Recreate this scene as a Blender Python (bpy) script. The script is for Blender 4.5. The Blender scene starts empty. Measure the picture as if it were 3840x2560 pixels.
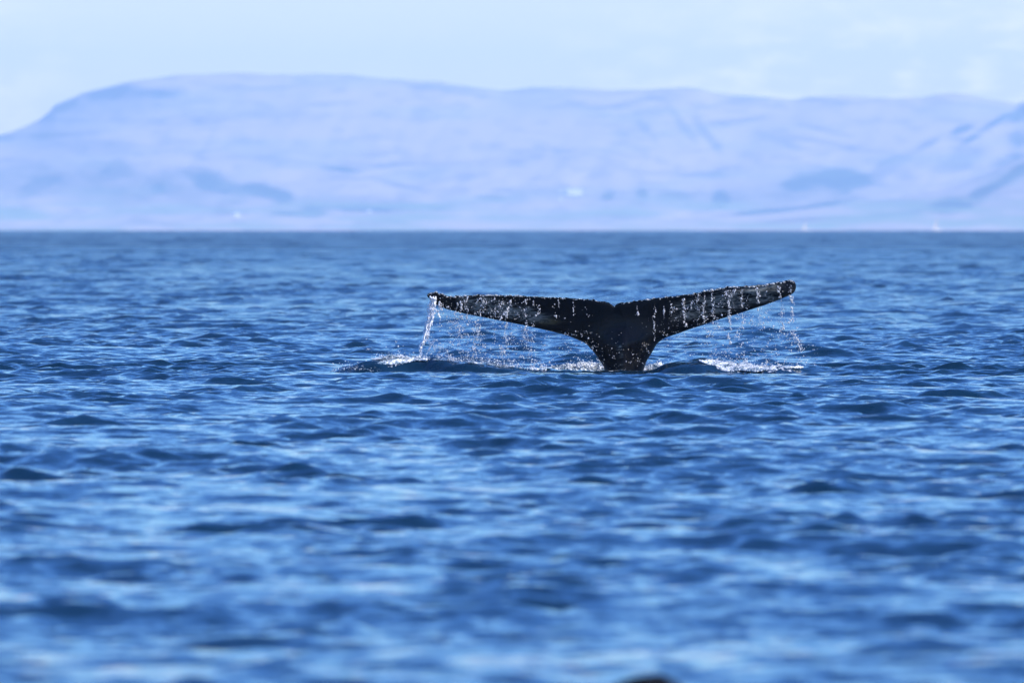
import bpy, math, random
import numpy as np
from mathutils import Vector, noise as mnoise

random.seed(7)
rng = np.random.default_rng(11)
R = math.radians
scene = bpy.context.scene
C = scene.collection

# ------------------------------------------------------------------ camera, world, sun, exposure
F_PX = 42666.7            # 400 mm lens on a 36 mm frame, in pixels of the 3840 px photograph
H = 1.87                  # eye height above the sea
EYE = 835.0               # picture row of the true eye level (the sea horizon dips below it)
D = 145.0                 # distance to the whale
EARTH = 7.4e6

cd = bpy.data.cameras.new('camera')
cam = bpy.data.objects.new('camera', cd)
C.objects.link(cam)
cd.lens = 400
cd.sensor_width = 36
cd.clip_start = 1.0
cd.clip_end = 60000
cam.location = (0, 0, H)
cam.rotation_euler = (R(90) - math.atan((1280 - EYE) / F_PX), 0, 0)
cd.dof.use_dof = True
cd.dof.focus_distance = D - 0.4
cd.dof.aperture_fstop = 4.8
cd.dof.aperture_blades = 9
scene.camera = cam

SUN_EL, SUN_AZ = 40, 101        # azimuth clockwise from the view direction (+Y)
world = bpy.data.worlds.new('World')
scene.world = world
world.use_nodes = True
wt = world.node_tree
bg = wt.nodes['Background']
bg.inputs[1].default_value = 0.13
sky = wt.nodes.new('ShaderNodeTexSky')
sky.sky_type = 'NISHITA'
sky.sun_disc = False
sky.sun_elevation = R(SUN_EL)
sky.sun_rotation = R(SUN_AZ)
sky.air_density = 1.2
sky.dust_density = 0.3
sky.ozone_density = 5.0
tint = wt.nodes.new('ShaderNodeMix'); tint.data_type = 'RGBA'; tint.blend_type = 'MULTIPLY'
tint.inputs[0].default_value = 1.0
# the photograph's cool white balance; clear deep blue above the pale horizon
gz = wt.nodes.new('ShaderNodeNewGeometry')
sx = wt.nodes.new('ShaderNodeSeparateXYZ')
wt.links.new(gz.outputs['Incoming'], sx.inputs[0])
el = wt.nodes.new('ShaderNodeMath'); el.operation = 'MULTIPLY'; el.inputs[1].default_value = -1
wt.links.new(sx.outputs[2], el.inputs[0])
tr = wt.nodes.new('ShaderNodeValToRGB')
tr.color_ramp.elements[0].position = 0.0; tr.color_ramp.elements[0].color = (1.0, 0.89, 1.0, 1)
tr.color_ramp.elements[1].position = 0.28; tr.color_ramp.elements[1].color = (0.26, 0.53, 1.0, 1)
e2 = tr.color_ramp.elements.new(0.07); e2.color = (0.49, 0.74, 1.03, 1)
wt.links.new(el.outputs[0], tr.inputs[0])
wt.links.new(tr.outputs[0], tint.inputs[7])
wt.links.new(sky.outputs[0], tint.inputs[6])
# thin broken cloud over the whole sky
geo = wt.nodes.new('ShaderNodeNewGeometry')
mp = wt.nodes.new('ShaderNodeMapping'); mp.inputs['Scale'].default_value = (-1, -1, -3.0); mp.inputs['Location'].default_value = (0.35, 0.42, 0.0)
wt.links.new(geo.outputs['Incoming'], mp.inputs[0])
cn = wt.nodes.new('ShaderNodeTexNoise'); cn.inputs['Scale'].default_value = 190
cn.inputs['Detail'].default_value = 7; cn.inputs['Roughness'].default_value = 0.55
wt.links.new(mp.outputs[0], cn.inputs[0])
cr = wt.nodes.new('ShaderNodeValToRGB')
cr.color_ramp.elements[0].position = 0.44; cr.color_ramp.elements[1].position = 0.64
cr.color_ramp.elements[1].color = (0.45, 0.45, 0.45, 1)
wt.links.new(cn.outputs[0], cr.inputs[0])
cm = wt.nodes.new('ShaderNodeMix'); cm.data_type = 'RGBA'
cf = wt.nodes.new('ShaderNodeMapRange')             # low fair-weather cloud, clear above
cf.inputs['From Min'].default_value = 0.0135; cf.inputs['From Max'].default_value = 0.022
cx = wt.nodes.new('ShaderNodeMapRange'); cx.inputs['From Min'].default_value = -0.06; cx.inputs['From Max'].default_value = 0.06
cx.clamp = True
cneg = wt.nodes.new('ShaderNodeMath'); cneg.operation = 'MULTIPLY'; cneg.inputs[1].default_value = -1
wt.links.new(sx.outputs[0], cneg.inputs[0]); wt.links.new(cneg.outputs[0], cx.inputs[0])
cxr = wt.nodes.new('ShaderNodeValToRGB')
cxr.color_ramp.elements[0].position = 0.1; cxr.color_ramp.elements[0].color = (.7, .7, .7, 1)
cxr.color_ramp.elements[1].position = 0.74; cxr.color_ramp.elements[1].color = (1, 1, 1, 1)
for p_ in (0.2, 0.5):
    e_ = cxr.color_ramp.elements.new(p_); e_.color = (.05, .05, .05, 1)
wt.links.new(cx.outputs[0], cxr.inputs[0])
cf.inputs['To Min'].default_value = 1; cf.inputs['To Max'].default_value = 0
wt.links.new(el.outputs[0], cf.inputs[0])
cmul = wt.nodes.new('ShaderNodeMath'); cmul.operation = 'MULTIPLY'
wt.links.new(cr.outputs[0], cmul.inputs[0]); wt.links.new(cf.outputs[0], cmul.inputs[1])
cmu2 = wt.nodes.new('ShaderNodeMath'); cmu2.operation = 'MULTIPLY'
wt.links.new(cmul.outputs[0], cmu2.inputs[0]); wt.links.new(cxr.outputs[0], cmu2.inputs[1])
wt.links.new(cmu2.outputs[0], cm.inputs[0])
wt.links.new(tint.outputs[2], cm.inputs[6])
cm.inputs[7].default_value = (9.5, 7.9, 7.2, 1)
wt.links.new(cm.outputs[2], bg.inputs[0])

sd = bpy.data.lights.new('sun', 'SUN')
sd.energy = 4.0
sd.angle = R(0.5)
sd.color = (1.0, 0.95, 0.88)
sun = bpy.data.objects.new('sun', sd)
C.objects.link(sun)
sdir = Vector((math.sin(R(SUN_AZ)) * math.cos(R(SUN_EL)), math.cos(R(SUN_AZ)) * math.cos(R(SUN_EL)), math.sin(R(SUN_EL))))
sun.rotation_euler = (-sdir).to_track_quat('-Z', 'Y').to_euler()

vs = scene.view_settings
vs.view_transform = 'Standard'
vs.look = 'None'
vs.gamma = 1
vs.exposure = 1.0
scene.cycles.volume_bounces = 1
scene.cycles.max_bounces = 8

# ------------------------------------------------------------------ helpers
def px2w(px, py, y):
    """point at distance y along the line of sight of photograph pixel (px, py)"""
    return (px - 1920) / F_PX * y, H + (EYE - py) / F_PX * y


def tag(o, label=None, cat=None, group=None, kind=None):
    if label: o['label'] = label
    if cat: o['category'] = cat
    if group: o['group'] = group
    if kind: o['kind'] = kind
    return o


def empty(name, loc, parent=None):
    o = bpy.data.objects.new(name, None)
    C.objects.link(o)
    o.location = loc
    if parent: o.parent = parent
    return o


def mesh_np(name, co, quads=None, tris=None, mat=None, parent=None, smooth=True, attrs=None, loc=None):
    me = bpy.data.meshes.new(name)
    co = np.asarray(co, np.float64)
    if loc is not None:
        co = co - np.asarray(loc)
    me.vertices.add(len(co))
    me.vertices.foreach_set('co', co.astype(np.float32).ravel())
    parts, starts, n = [], [], 0
    if quads is not None and len(quads):
        quads = np.asarray(quads, np.int32)
        parts.append(quads.ravel()); starts.append(np.arange(len(quads)) * 4); n = len(quads) * 4
    if tris is not None and len(tris):
        tris = np.asarray(tris, np.int32)
        parts.append(tris.ravel()); starts.append(n + np.arange(len(tris)) * 3)
    li = np.concatenate(parts); st = np.concatenate(starts).astype(np.int32)
    me.loops.add(len(li))
    me.loops.foreach_set('vertex_index', li)
    me.polygons.add(len(st))
    me.polygons.foreach_set('loop_start', st)
    me.update(calc_edges=True)
    me.polygons.foreach_set('use_smooth', np.full(len(st), smooth))
    if attrs:
        for k, v in attrs.items():
            a = me.attributes.new(k, 'FLOAT', 'POINT')
            a.data.foreach_set('value', np.asarray(v, np.float32).ravel())
    me.validate()
    if mat: me.materials.append(mat)
    o = bpy.data.objects.new(name, me)
    C.objects.link(o)
    if loc is not None: o.location = loc
    if parent: o.parent = parent
    return o


def grid_quads(nr, nc):
    i = np.arange(nr - 1)[:, None] * nc + np.arange(nc - 1)[None, :]
    return np.stack([i, i + 1, i + nc + 1, i + nc], -1).reshape(-1, 4)


def ico():
    p = (1 + 5 ** .5) / 2
    v = np.array([(-1, p, 0), (1, p, 0), (-1, -p, 0), (1, -p, 0), (0, -1, p), (0, 1, p), (0, -1, -p), (0, 1, -p),
                  (p, 0, -1), (p, 0, 1), (-p, 0, -1), (-p, 0, 1)], float)
    v /= np.linalg.norm(v[0])
    f = np.array([(0, 11, 5), (0, 5, 1), (0, 1, 7), (0, 7, 10), (0, 10, 11), (1, 5, 9), (5, 11, 4), (11, 10, 2), (10, 7, 6),
                  (7, 1, 8), (3, 9, 4), (3, 4, 2), (3, 2, 6), (3, 6, 8), (3, 8, 9), (4, 9, 5), (2, 4, 11), (6, 2, 10),
                  (8, 6, 7), (9, 8, 1)])
    return v, f


ICO_V, ICO_F = ico()


def blobs(c, r, rough=0.25):
    """little irregular round bodies: centres (n,3), radii (n,3) -> vertices, triangles"""
    c = np.asarray(c, float); r = np.asarray(r, float)
    n = len(c)
    jit = 1 + rng.normal(0, rough, (n, 12, 1)).clip(-.5, .6)
    v = c[:, None, :] + ICO_V[None] * r[:, None, :] * jit
    f = ICO_F[None] + (np.arange(n) * 12)[:, None, None]
    return v.reshape(-1, 3), f.reshape(-1, 3)


def tube(path, rad, seg=5):
    path = np.asarray(path, float); n = len(path)
    rad = np.broadcast_to(rad, n)
    v = []
    for p, r in zip(path, rad):
        for k in range(seg):
            a = 2 * math.pi * k / seg
            v.append((p[0] + r * math.cos(a), p[1] + r * math.sin(a), p[2]))
    f = []
    for i in range(n - 1):
        for k in range(seg):
            a, b = i * seg + k, i * seg + (k + 1) % seg
            f += [(a, b, b + seg), (a, b + seg, a + seg)]
    return np.array(v), np.array(f)


def join(parts):
    vs_, fs_, n = [], [], 0
    for v, f in parts:
        vs_.append(v); fs_.append(f + n); n += len(v)
    return np.concatenate(vs_), np.concatenate(fs_)


def sstep(a, b, x):
    t = np.clip((x - a) / (b - a), 0, 1)
    return t * t * (3 - 2 * t)


class Noise2:
    """smooth random field: sum of octaves of bilinear value noise"""
    def __init__(self, seed, n=256):
        self.t = np.random.default_rng(seed).random((n, n)); self.n = n
    def one(self, x, y):
        n = self.n
        xi = np.floor(x).astype(int); yi = np.floor(y).astype(int)
        fx = x - xi; fy = y - yi
        fx = fx * fx * (3 - 2 * fx); fy = fy * fy * (3 - 2 * fy)
        g = lambda a, b: self.t[a % n, b % n]
        return (g(xi, yi) * (1 - fx) + g(xi + 1, yi) * fx) * (1 - fy) + (g(xi, yi + 1) * (1 - fx) + g(xi + 1, yi + 1) * fx) * fy
    def __call__(self, x, y, octv=4):
        s = 0; a = 1; t = 0
        for k in range(octv):
            s = s + a * self.one(x * 2 ** k + 17.3 * k, y * 2 ** k + 9.1 * k); t += a; a *= .5
        return s / t * 2 - 1


# ------------------------------------------------------------------ materials
def mat(name, col, rough=0.5, **kw):
    m = bpy.data.materials.new(name)
    m.use_nodes = True
    b = m.node_tree.nodes['Principled BSDF']
    b.inputs['Base Color'].default_value = (*col, 1)
    b.inputs['Roughness'].default_value = rough
    for k, v in kw.items():
        b.inputs[k].default_value = v
    return m, m.node_tree, b


def water_material():
    m, t, b = mat('sea_water', (0.003, 0.017, 0.036), 0.06, IOR=1.333)
    N, L = t.nodes.new, t.links.new
    tc = N('ShaderNodeTexCoord')
    at = N('ShaderNodeAttribute'); at.attribute_name = 'fine'
    af = N('ShaderNodeAttribute'); af.attribute_name = 'foam'
    g = N('ShaderNodeNewGeometry')
    acc = None
    for sc, (sx, sy), k, base in ((0.085, (1.0, .3), 1.0, 0.0), (0.30, (1.0, .25), 2.4, 0.0), (1.6, (0.75, 1.0), 1.15, 0.12), (5.0, (0.6, 1.2), 0.9, 0.6), (17.0, (0.6, 1.2), 0.36, 1.0)):
        mpn = N('ShaderNodeMapping'); mpn.inputs['Scale'].default_value = (sx, sy, 1)
        L(tc.outputs['Object'], mpn.inputs[0])
        n = N('ShaderNodeTexNoise'); n.inputs['Scale'].default_value = sc; n.inputs['Detail'].default_value = 2.5
        n.inputs['Distortion'].default_value = 0.6
        L(mpn.outputs[0], n.inputs[0])
        s = N('ShaderNodeVectorMath'); s.operation = 'SUBTRACT'; s.inputs[1].default_value = (.5, .5, .5)
        L(n.outputs['Color'], s.inputs[0])
        w = N('ShaderNodeVectorMath'); w.operation = 'MULTIPLY'; w.inputs[1].default_value = (k * .7, k, 0)
        L(s.outputs[0], w.inputs[0])
        am = N('ShaderNodeMath'); am.operation = 'MULTIPLY_ADD'       # base + (1-base)*fine
        am.inputs[1].default_value = 1 - base; am.inputs[2].default_value = base
        L(at.outputs['Fac'], am.inputs[0])
        v = N('ShaderNodeVectorMath'); v.operation = 'SCALE'
        L(w.outputs[0], v.inputs[0]); L(am.outputs[0], v.inputs['Scale'])
        if acc is None: acc = v
        else:
            a = N('ShaderNodeVectorMath'); a.operation = 'ADD'
            L(acc.outputs[0], a.inputs[0]); L(v.outputs[0], a.inputs[1]); acc = a
    a = N('ShaderNodeVectorMath'); a.operation = 'ADD'
    L(g.outputs['Normal'], a.inputs[0]); L(acc.outputs[0], a.inputs[1])
    nn = N('ShaderNodeVectorMath'); nn.operation = 'NORMALIZE'
    L(a.outputs[0], nn.inputs[0]); L(nn.outputs[0], b.inputs['Normal'])
    rr = N('ShaderNodeMath'); rr.operation = 'MULTIPLY_ADD'; rr.inputs[1].default_value = 0.29; rr.inputs[2].default_value = 0.05
    L(at.outputs['Fac'], rr.inputs[0])
    # foam lying on the water round the splash
    fn = N('ShaderNodeTexNoise'); fn.inputs['Scale'].default_value = 14; fn.inputs['Detail'].default_value = 5
    L(tc.outputs['Object'], fn.inputs[0])
    f1 = N('ShaderNodeMath'); f1.operation = 'ADD'; L(fn.outputs[0], f1.inputs[0]); L(af.outputs['Fac'], f1.inputs[1])
    f2 = N('ShaderNodeMapRange'); f2.inputs['From Min'].default_value = 1.0; f2.inputs['From Max'].default_value = 1.22
    L(f1.outputs[0], f2.inputs[0])
    mx = N('ShaderNodeMix'); mx.data_type = 'RGBA'
    mx.inputs[6].default_value = (0.003, 0.017, 0.036, 1); mx.inputs[7].default_value = (0.72, 0.75, 0.78, 1)
    L(f2.outputs[0], mx.inputs[0]); L(mx.outputs[2], b.inputs['Base Color'])
    r2 = N('ShaderNodeMath'); r2.operation = 'MAXIMUM'
    r3 = N('ShaderNodeMath'); r3.operation = 'MULTIPLY'; r3.inputs[1].default_value = 0.6
    L(f2.outputs[0], r3.inputs[0]); L(r3.outputs[0], r2.inputs[1]); L(rr.outputs[0], r2.inputs[0]); L(r2.outputs[0], b.inputs['Roughness'])
    return m


def whale_material():
    m, t, b = mat('whale_skin', (0.003, 0.003, 0.004), 0.3)
    N, L = t.nodes.new, t.links.new
    b.inputs['Specular IOR Level'].default_value = 0.14
    tc = N('ShaderNodeTexCoord')
    pm = N('ShaderNodeAttribute'); pm.attribute_name = 'pale'
    ys = N('ShaderNodeAttribute'); ys.attribute_name = 'stain'
    mp1 = N('ShaderNodeMapping'); mp1.inputs['Scale'].default_value = (4.5, 4, 17)
    L(tc.outputs['Object'], mp1.inputs[0])
    n1 = N('ShaderNodeTexNoise'); n1.inputs['Scale'].default_value = 1.3; n1.inputs['Detail'].default_value = 7; n1.inputs['Roughness'].default_value = .65
    n1.inputs['Distortion'].default_value = 1.2
    L(mp1.outputs[0], n1.inputs[0])
    r1 = N('ShaderNodeMapRange'); r1.inputs['From Min'].default_value = 0.40; r1.inputs['From Max'].default_value = 0.64
    L(n1.outputs[0], r1.inputs[0])
    mu = N('ShaderNodeMath'); mu.operation = 'MULTIPLY'; L(r1.outputs[0], mu.inputs[0]); L(pm.outputs['Fac'], mu.inputs[1])
    n2 = N('ShaderNodeTexNoise'); n2.inputs['Scale'].default_value = 3; n2.inputs['Detail'].default_value = 4
    L(tc.outputs['Object'], n2.inputs[0])
    pc = N('ShaderNodeMix'); pc.data_type = 'RGBA'
    pc.inputs[6].default_value = (0.20, 0.21, 0.19, 1); pc.inputs[7].default_value = (0.38, 0.39, 0.35, 1)
    L(n2.outputs[0], pc.inputs[0])
    c1 = N('ShaderNodeMix'); c1.data_type = 'RGBA'; c1.inputs[6].default_value = (0.003, 0.003, 0.004, 1)
    L(mu.outputs[0], c1.inputs[0]); L(pc.outputs[2], c1.inputs[7])
    mu2 = N('ShaderNodeMath'); mu2.operation = 'MULTIPLY'; L(r1.outputs[0], mu2.inputs[0]); L(ys.outputs['Fac'], mu2.inputs[1])
    c2 = N('ShaderNodeMix'); c2.data_type = 'RGBA'; c2.inputs[7].default_value = (0.12, 0.09, 0.035, 1)
    L(mu2.outputs[0], c2.inputs[0]); L(c1.outputs[2], c2.inputs[6]); L(c2.outputs[2], b.inputs['Base Color'])
    bp = N('ShaderNodeBump'); bp.inputs['Strength'].default_value = 0.25; bp.inputs['Distance'].default_value = 0.01
    n3 = N('ShaderNodeTexNoise'); n3.inputs['Scale'].default_value = 22; n3.inputs['Detail'].default_value = 4
    L(tc.outputs['Object'], n3.inputs[0]); L(n3.outputs[0], bp.inputs['Height']); L(bp.outputs[0], b.inputs['Normal'])
    return m


def foam_material():
    m, t, b = mat('foam', (0.80, 0.80, 0.82), 0.35, IOR=1.33)
    N, L = t.nodes.new, t.links.new
    tc = N('ShaderNodeTexCoord')
    n = N('ShaderNodeTexNoise'); n.inputs['Scale'].default_value = 9; n.inputs['Detail'].default_value = 6; n.inputs['Roughness'].default_value = .7
    L(tc.outputs['Object'], n.inputs[0])
    r = N('ShaderNodeValToRGB')
    r.color_ramp.elements[0].position = .42; r.color_ramp.elements[0].color = (0.10, 0.17, 0.23, 1)
    r.color_ramp.elements[1].position = .60; r.color_ramp.elements[1].color = (0.84, 0.84, 0.85, 1)
    L(n.outputs[0], r.inputs[0]); L(r.outputs[0], b.inputs['Base Color'])
    return m


M_WATER = water_material()
M_WHALE = whale_material()
M_FOAM = foam_material()
M_STREAM, _, _ = mat('stream_water', (0.86, 0.86, 0.88), 0.2, IOR=1.33)
M_DROP, _t, _b = mat('water_drops', (0.8, 0.79, 0.79), 0.12, IOR=1.33)
_b.inputs['Transmission Weight'].default_value = 0.5


def land_material(name, lit, dark):
    m, t, b = mat(name, lit, 0.95)
    b.inputs['Specular IOR Level'].default_value = 0.1
    N, L = t.nodes.new, t.links.new
    a = N('ShaderNodeAttribute'); a.attribute_name = 'rock_shade'
    v = N('ShaderNodeAttribute'); v.attribute_name = 'grass'
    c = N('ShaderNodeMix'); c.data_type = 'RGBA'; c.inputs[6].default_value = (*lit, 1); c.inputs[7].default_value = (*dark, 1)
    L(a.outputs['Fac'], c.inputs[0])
    c2 = N('ShaderNodeMix'); c2.data_type = 'RGBA'; c2.inputs[7].default_value = (0.16, 0.23, 0.12, 1)
    L(v.outputs['Fac'], c2.inputs[0]); L(c.outputs[2], c2.inputs[6]); L(c2.outputs[2], b.inputs['Base Color'])
    return m


# ------------------------------------------------------------------ the sea
# crest line of the water pushed up round the flukes: photo column -> photo row of the crest
RIDGE_Y = 143.4
RX = np.array([1000, 1200, 1250, 1290, 1350, 1450, 1560, 1700, 1850, 2000, 2100, 2280, 2420, 2450, 2500, 2560, 2640, 2700, 2780, 2850, 2920, 2980, 3050, 3120, 3300.])
RPY = np.array([1400, 1402, 1386, 1371, 1360, 1349, 1343, 1350, 1362, 1376, 1386, 1392, 1390, 1385, 1371, 1354, 1343, 1350, 1363, 1373, 1374, 1369, 1380, 1396, 1400.])
NB = Noise2(3)


def ridge_y(px):
    return RIDGE_Y + 0.18 * np.sin(px / 170.) + 0.1 * np.sin(px / 61. + 1)


def ridge_z(px):
    """height of the crest"""
    return H + (EYE - np.interp(px, RX, RPY)) / F_PX * ridge_y(px) + 0.006 * np.sin(px / 23.) + 0.005 * np.sin(px / 11.3 + 2)


def components():
    cs = []
    r = np.random.default_rng(5)
    def add(n, l0, l1, slope, spread, rot=0.):
        for k in range(n):
            lam = l0 * (l1 / l0) ** ((k + r.random()) / n)
            th = R(90) + rot + r.normal(0, spread)          # crests lie mostly across the view
            s = slope * (0.7 + .6 * r.random()) / math.sqrt(n / 2)
            cs.append((lam, th, s * lam / (2 * math.pi), r.random() * 6.283))
    add(10, 5.0, 14.0, 0.018, 0.35, 0.15)
    add(16, 1.8, 5.0, 0.031, 0.45, 0.1)
    add(26, 0.75, 1.8, 0.10, 0.55, -0.1)
    add(30, 0.32, 0.75, 0.155, 0.65)
    add(22, 0.16, 0.32, 0.13, 0.8)
    return cs


def build_water():
    near = [-80., -50, -30, -15, 0, 12, 22, 30, 35]
    y = 38.5
    while y < 190:
        near.append(y)
        y += .085 if y < 141.5 else (.038 if y < 148 else .10)
    far = [190.]
    while y < 27000:
        if y > far[-1]: far.append(y)
        if y < 600: st = .15 * (y / 190) ** .8
        elif y < 1500: st = .377 * (y / 600) ** 2
        else: st = 2.36 * (y / 1500) ** 2
        y += min(st, 400)
    nc = 287
    u = np.linspace(-1.18, 1.18, nc)
    u = np.concatenate([[-20, -9, -4, -2.6], np.linspace(-2.05, -1.22, 14), u, np.linspace(1.22, 2.05, 14), [2.6, 4, 9, 20]])
    c1, a1 = water_rows(np.array(near), u)
    c2, a2 = water_rows(np.array(far), u[::2])
    n1, n2, k, m = len(near), len(far), len(u), len(u[::2])
    q = np.concatenate([grid_quads(n1, k), grid_quads(n2, m) + n1 * k])
    e = (n1 - 1) * k + 2 * np.arange(m - 1); f = n1 * k + np.arange(m - 1)
    tr_ = np.concatenate([np.stack([e, e + 1, f], -1), np.stack([e + 1, f + 1, f], -1), np.stack([e + 1, e + 2, f + 1], -1)])
    at = {n: np.concatenate([a1[n].ravel(), a2[n].ravel()]) for n in a1}
    o = mesh_np('water', np.concatenate([c1, c2]), quads=q, tris=tr_, mat=M_WATER, attrs=at)
    tag(o, kind='structure')


def water_rows(rows, u):
    hw = 0.045 * np.maximum(rows, 38)
    X = hw[:, None] * u[None, :]
    Y = np.repeat(rows[:, None], len(u), 1)
    dy = np.gradient(rows)[:, None]
    X = X + 0 * Y
    # gusts: the chop is stronger in some patches than in others
    gn = NB(X / .8 + 40, Y / 2.8 + 3, 3)
    gust = .42 + .98 * sstep(-.55, .75, gn) + .25 * NB(X / 9. + 80, Y / 30., 2)
    px = 1920 + X / np.maximum(Y, 1) * F_PX
    calm = 1 - .74 * np.exp(-((Y - 142.4) / 4.6) ** 4) * sstep(1050, 1300, px) * (1 - sstep(3000, 3300, px))
    Z = np.zeros_like(X); DX = np.zeros_like(X); DY = np.zeros_like(X)
    tot = 0; kept = np.zeros((len(rows), 1))
    for lam, th, amp, ph in components():
        k = 2 * math.pi / lam
        kx, ky = k * math.cos(th), k * math.sin(th)
        if lam > 1.8:
            w = 1 - .6 * sstep(4.0, 20.0, dy / lam)
        else:
            w = 1 - sstep(.3, .9, dy / lam)
        tot += (k * amp) ** 2; kept = kept + (k * amp * w) ** 2
        idx = np.where(w[:, 0] > 0.001)[0]
        if not len(idx): continue
        a, b = idx[0], idx[-1] + 1
        sl = slice(a, b)
        P = kx * X[sl] + ky * Y[sl] + ph + (0.6 * NB.one(X[sl] / lam / 5 + ph, Y[sl] / lam / 5))
        A = amp * w[sl] * (.78 + .22 * sstep(50, 110, Y[sl])) * (gust[sl] if lam < 3 else 1) * (calm[sl] if lam > 1.2 else .5 + .5 * calm[sl])
        Z[sl] += A * np.cos(P)
        s = A * np.sin(P) * 0.85
        DX[sl] -= s * math.cos(th); DY[sl] -= s * math.sin(th)
    fine = 1 - np.sqrt(kept / tot)
    fine = np.repeat(fine, len(u), 1)
    # the ridge of water round the flukes
    pr = np.clip(px, 1000, 3300)
    yc, zc = ridge_y(pr), ridge_z(pr)
    trough = -0.045 + .022 * NB(X * 1.7 + 9, X * 0 + 2, 3)
    fw = .46 + .22 * NB(X * 2.2 + 31, Y * 0 + .5, 3)
    front = sstep(0, 1, 1 + (Y - yc) / fw)          # steep face towards the boat
    back = 1 - sstep(0.0, 1.7, Y - yc)
    side = sstep(1150, 1260, px) * (1 - sstep(3080, 3220, px))
    prof = np.where(Y < yc, trough + (zc - trough) * front, zc * back - .035 * sstep(0, 1.2, Y - yc) * (1 - sstep(1.5, 4, Y - yc)))
    prof = np.where(Y < yc - fw, trough * sstep(-2.4, -.45, (Y - yc) / fw * .45), prof)
    lump = 0.024 * NB(X * 5 + 5, Y * 7, 5) * np.exp(-((Y - yc) / .9) ** 2)
    Z += (prof + lump) * side
    # dark hump behind the foam, left of the tail stock
    def hump(cx, py, yy, wx, wy):
        h = H + (EYE - py) / F_PX * yy
        x0 = (cx - 1920) / F_PX * yy
        return h * np.exp(-((X - x0) / wx) ** 2 - ((Y - yy) / wy) ** 2)
    Z += hump(2125, 1336, 146.8, .36, .5) + hump(2235, 1350, 147.0, .3, .5)
    Z -= Y ** 2 / (2 * EARTH)
    foam = np.zeros_like(X)
    def fpatch(x0, x1, f0, f1, y0, y1, s):
        nonlocal foam
        foam = np.maximum(foam, s * sstep(x0, x0 + f0, px) * (1 - sstep(x1 - f1, x1, px)) * np.exp(-(np.abs(Y - (yc + y0)) / y1) ** 4))
    fpatch(1390, 1600, 50, 60, .15, .3, .56)
    fpatch(1600, 2060, 60, 100, .35, .35, .5)
    fpatch(1960, 2480, 60, 40, .8, .8, .52)
    fpatch(2620, 3040, 60, 90, -.1, .35, .5)
    fpatch(1440, 1580, 40, 40, -1.35, .3, .5)
    fpatch(2230, 2380, 40, 40, -1.0, .2, .45)
    return np.stack([X + DX, Y + DY, Z], -1).reshape(-1, 3), {'fine': fine, 'foam': foam}


build_water()

# ------------------------------------------------------------------ the mountains
RIDGE_A = np.array([(-9000, 640), (-6000, 420), (-4000, 560), (-2500, 610), (-1500, 660), (-900, 640), (-400, 560), (0, 506), (49, 494), (98, 473), (155, 445), (188, 416), (208, 392),
    (253, 375), (310, 347), (367, 335), (449, 314), (522, 300), (604, 290), (669, 279), (735, 279), (882, 273), (947, 273), (1004, 282),
    (1061, 279), (1118, 282), (1184, 277), (1306, 279), (1429, 294), (1551, 302), (1657, 306), (1698, 318), (1796, 331), (1877, 341),
    (1920, 339), (2002, 327), (2083, 327), (2206, 333), (2328, 339), (2442, 335), (2524, 329), (2622, 333), (2679, 349), (2777, 359),
    (2883, 366), (2965, 374), (3046, 363), (3144, 359), (3308, 367), (3455, 367), (3504, 355), (3569, 349), (3634, 355), (3700, 369),
    (3781, 384), (3815, 388), (3840, 380), (3950, 345), (4300, 300), (6000, 290), (8000, 500), (13000, 700)], float)
RIDGE_C = np.array([(1900, 866), (2300, 845), (2655, 818), (2900, 800), (3144, 768), (3350, 742), (3552, 706), (3700, 650), (3840, 588), (4200, 480),
    (5200, 400), (7000, 600), (9000, 760), (11000, 880)], float)

NA = Noise2(21)
NC = Noise2(22)
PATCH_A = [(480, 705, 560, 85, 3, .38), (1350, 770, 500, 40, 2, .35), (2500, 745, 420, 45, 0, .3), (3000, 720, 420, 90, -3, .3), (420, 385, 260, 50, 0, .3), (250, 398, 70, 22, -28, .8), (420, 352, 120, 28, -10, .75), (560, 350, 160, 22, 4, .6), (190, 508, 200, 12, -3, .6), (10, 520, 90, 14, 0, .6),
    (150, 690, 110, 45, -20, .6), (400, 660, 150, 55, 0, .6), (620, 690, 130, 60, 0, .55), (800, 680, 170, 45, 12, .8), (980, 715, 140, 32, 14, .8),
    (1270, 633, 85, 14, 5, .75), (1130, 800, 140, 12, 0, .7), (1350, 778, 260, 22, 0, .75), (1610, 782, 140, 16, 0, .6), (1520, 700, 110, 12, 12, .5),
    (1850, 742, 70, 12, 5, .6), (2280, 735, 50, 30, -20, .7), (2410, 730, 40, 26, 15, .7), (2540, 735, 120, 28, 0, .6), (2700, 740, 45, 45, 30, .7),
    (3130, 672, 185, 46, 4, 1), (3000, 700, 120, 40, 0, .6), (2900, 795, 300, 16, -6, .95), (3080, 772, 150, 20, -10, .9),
    (2560, 470, 22, 100, -38, .35), (2640, 490, 22, 110, -38, .4), (2420, 480, 20, 90, -38, .25), (3330, 625, 150, 30, -28, .4), (3480, 540, 90, 20, -28, .55), (3600, 490, 60, 16, -25, .8), (3640, 520, 50, 14, -28, .7), (3740, 455, 70, 14, -30, .8), (3830, 420, 60, 26, -40, .9), (3820, 520, 60, 40, 0, .6), (3600, 600, 120, 40, -20, .4), (3780, 600, 90, 30, -20, .5), (2900, 520, 120, 18, 20, .35), (3100, 490, 150, 14, 14, .3)]  # cloud-shadow shapes on the slopes, with some dark rock among them
PATCH_C = [(3560, 768, 120, 30, -4, 1), (3330, 806, 150, 10, -6, .8), (3700, 715, 130, 20, -24, .8), (3810, 650, 90, 20, -30, .8), (3000, 826, 200, 9, -3, .6)]


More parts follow.
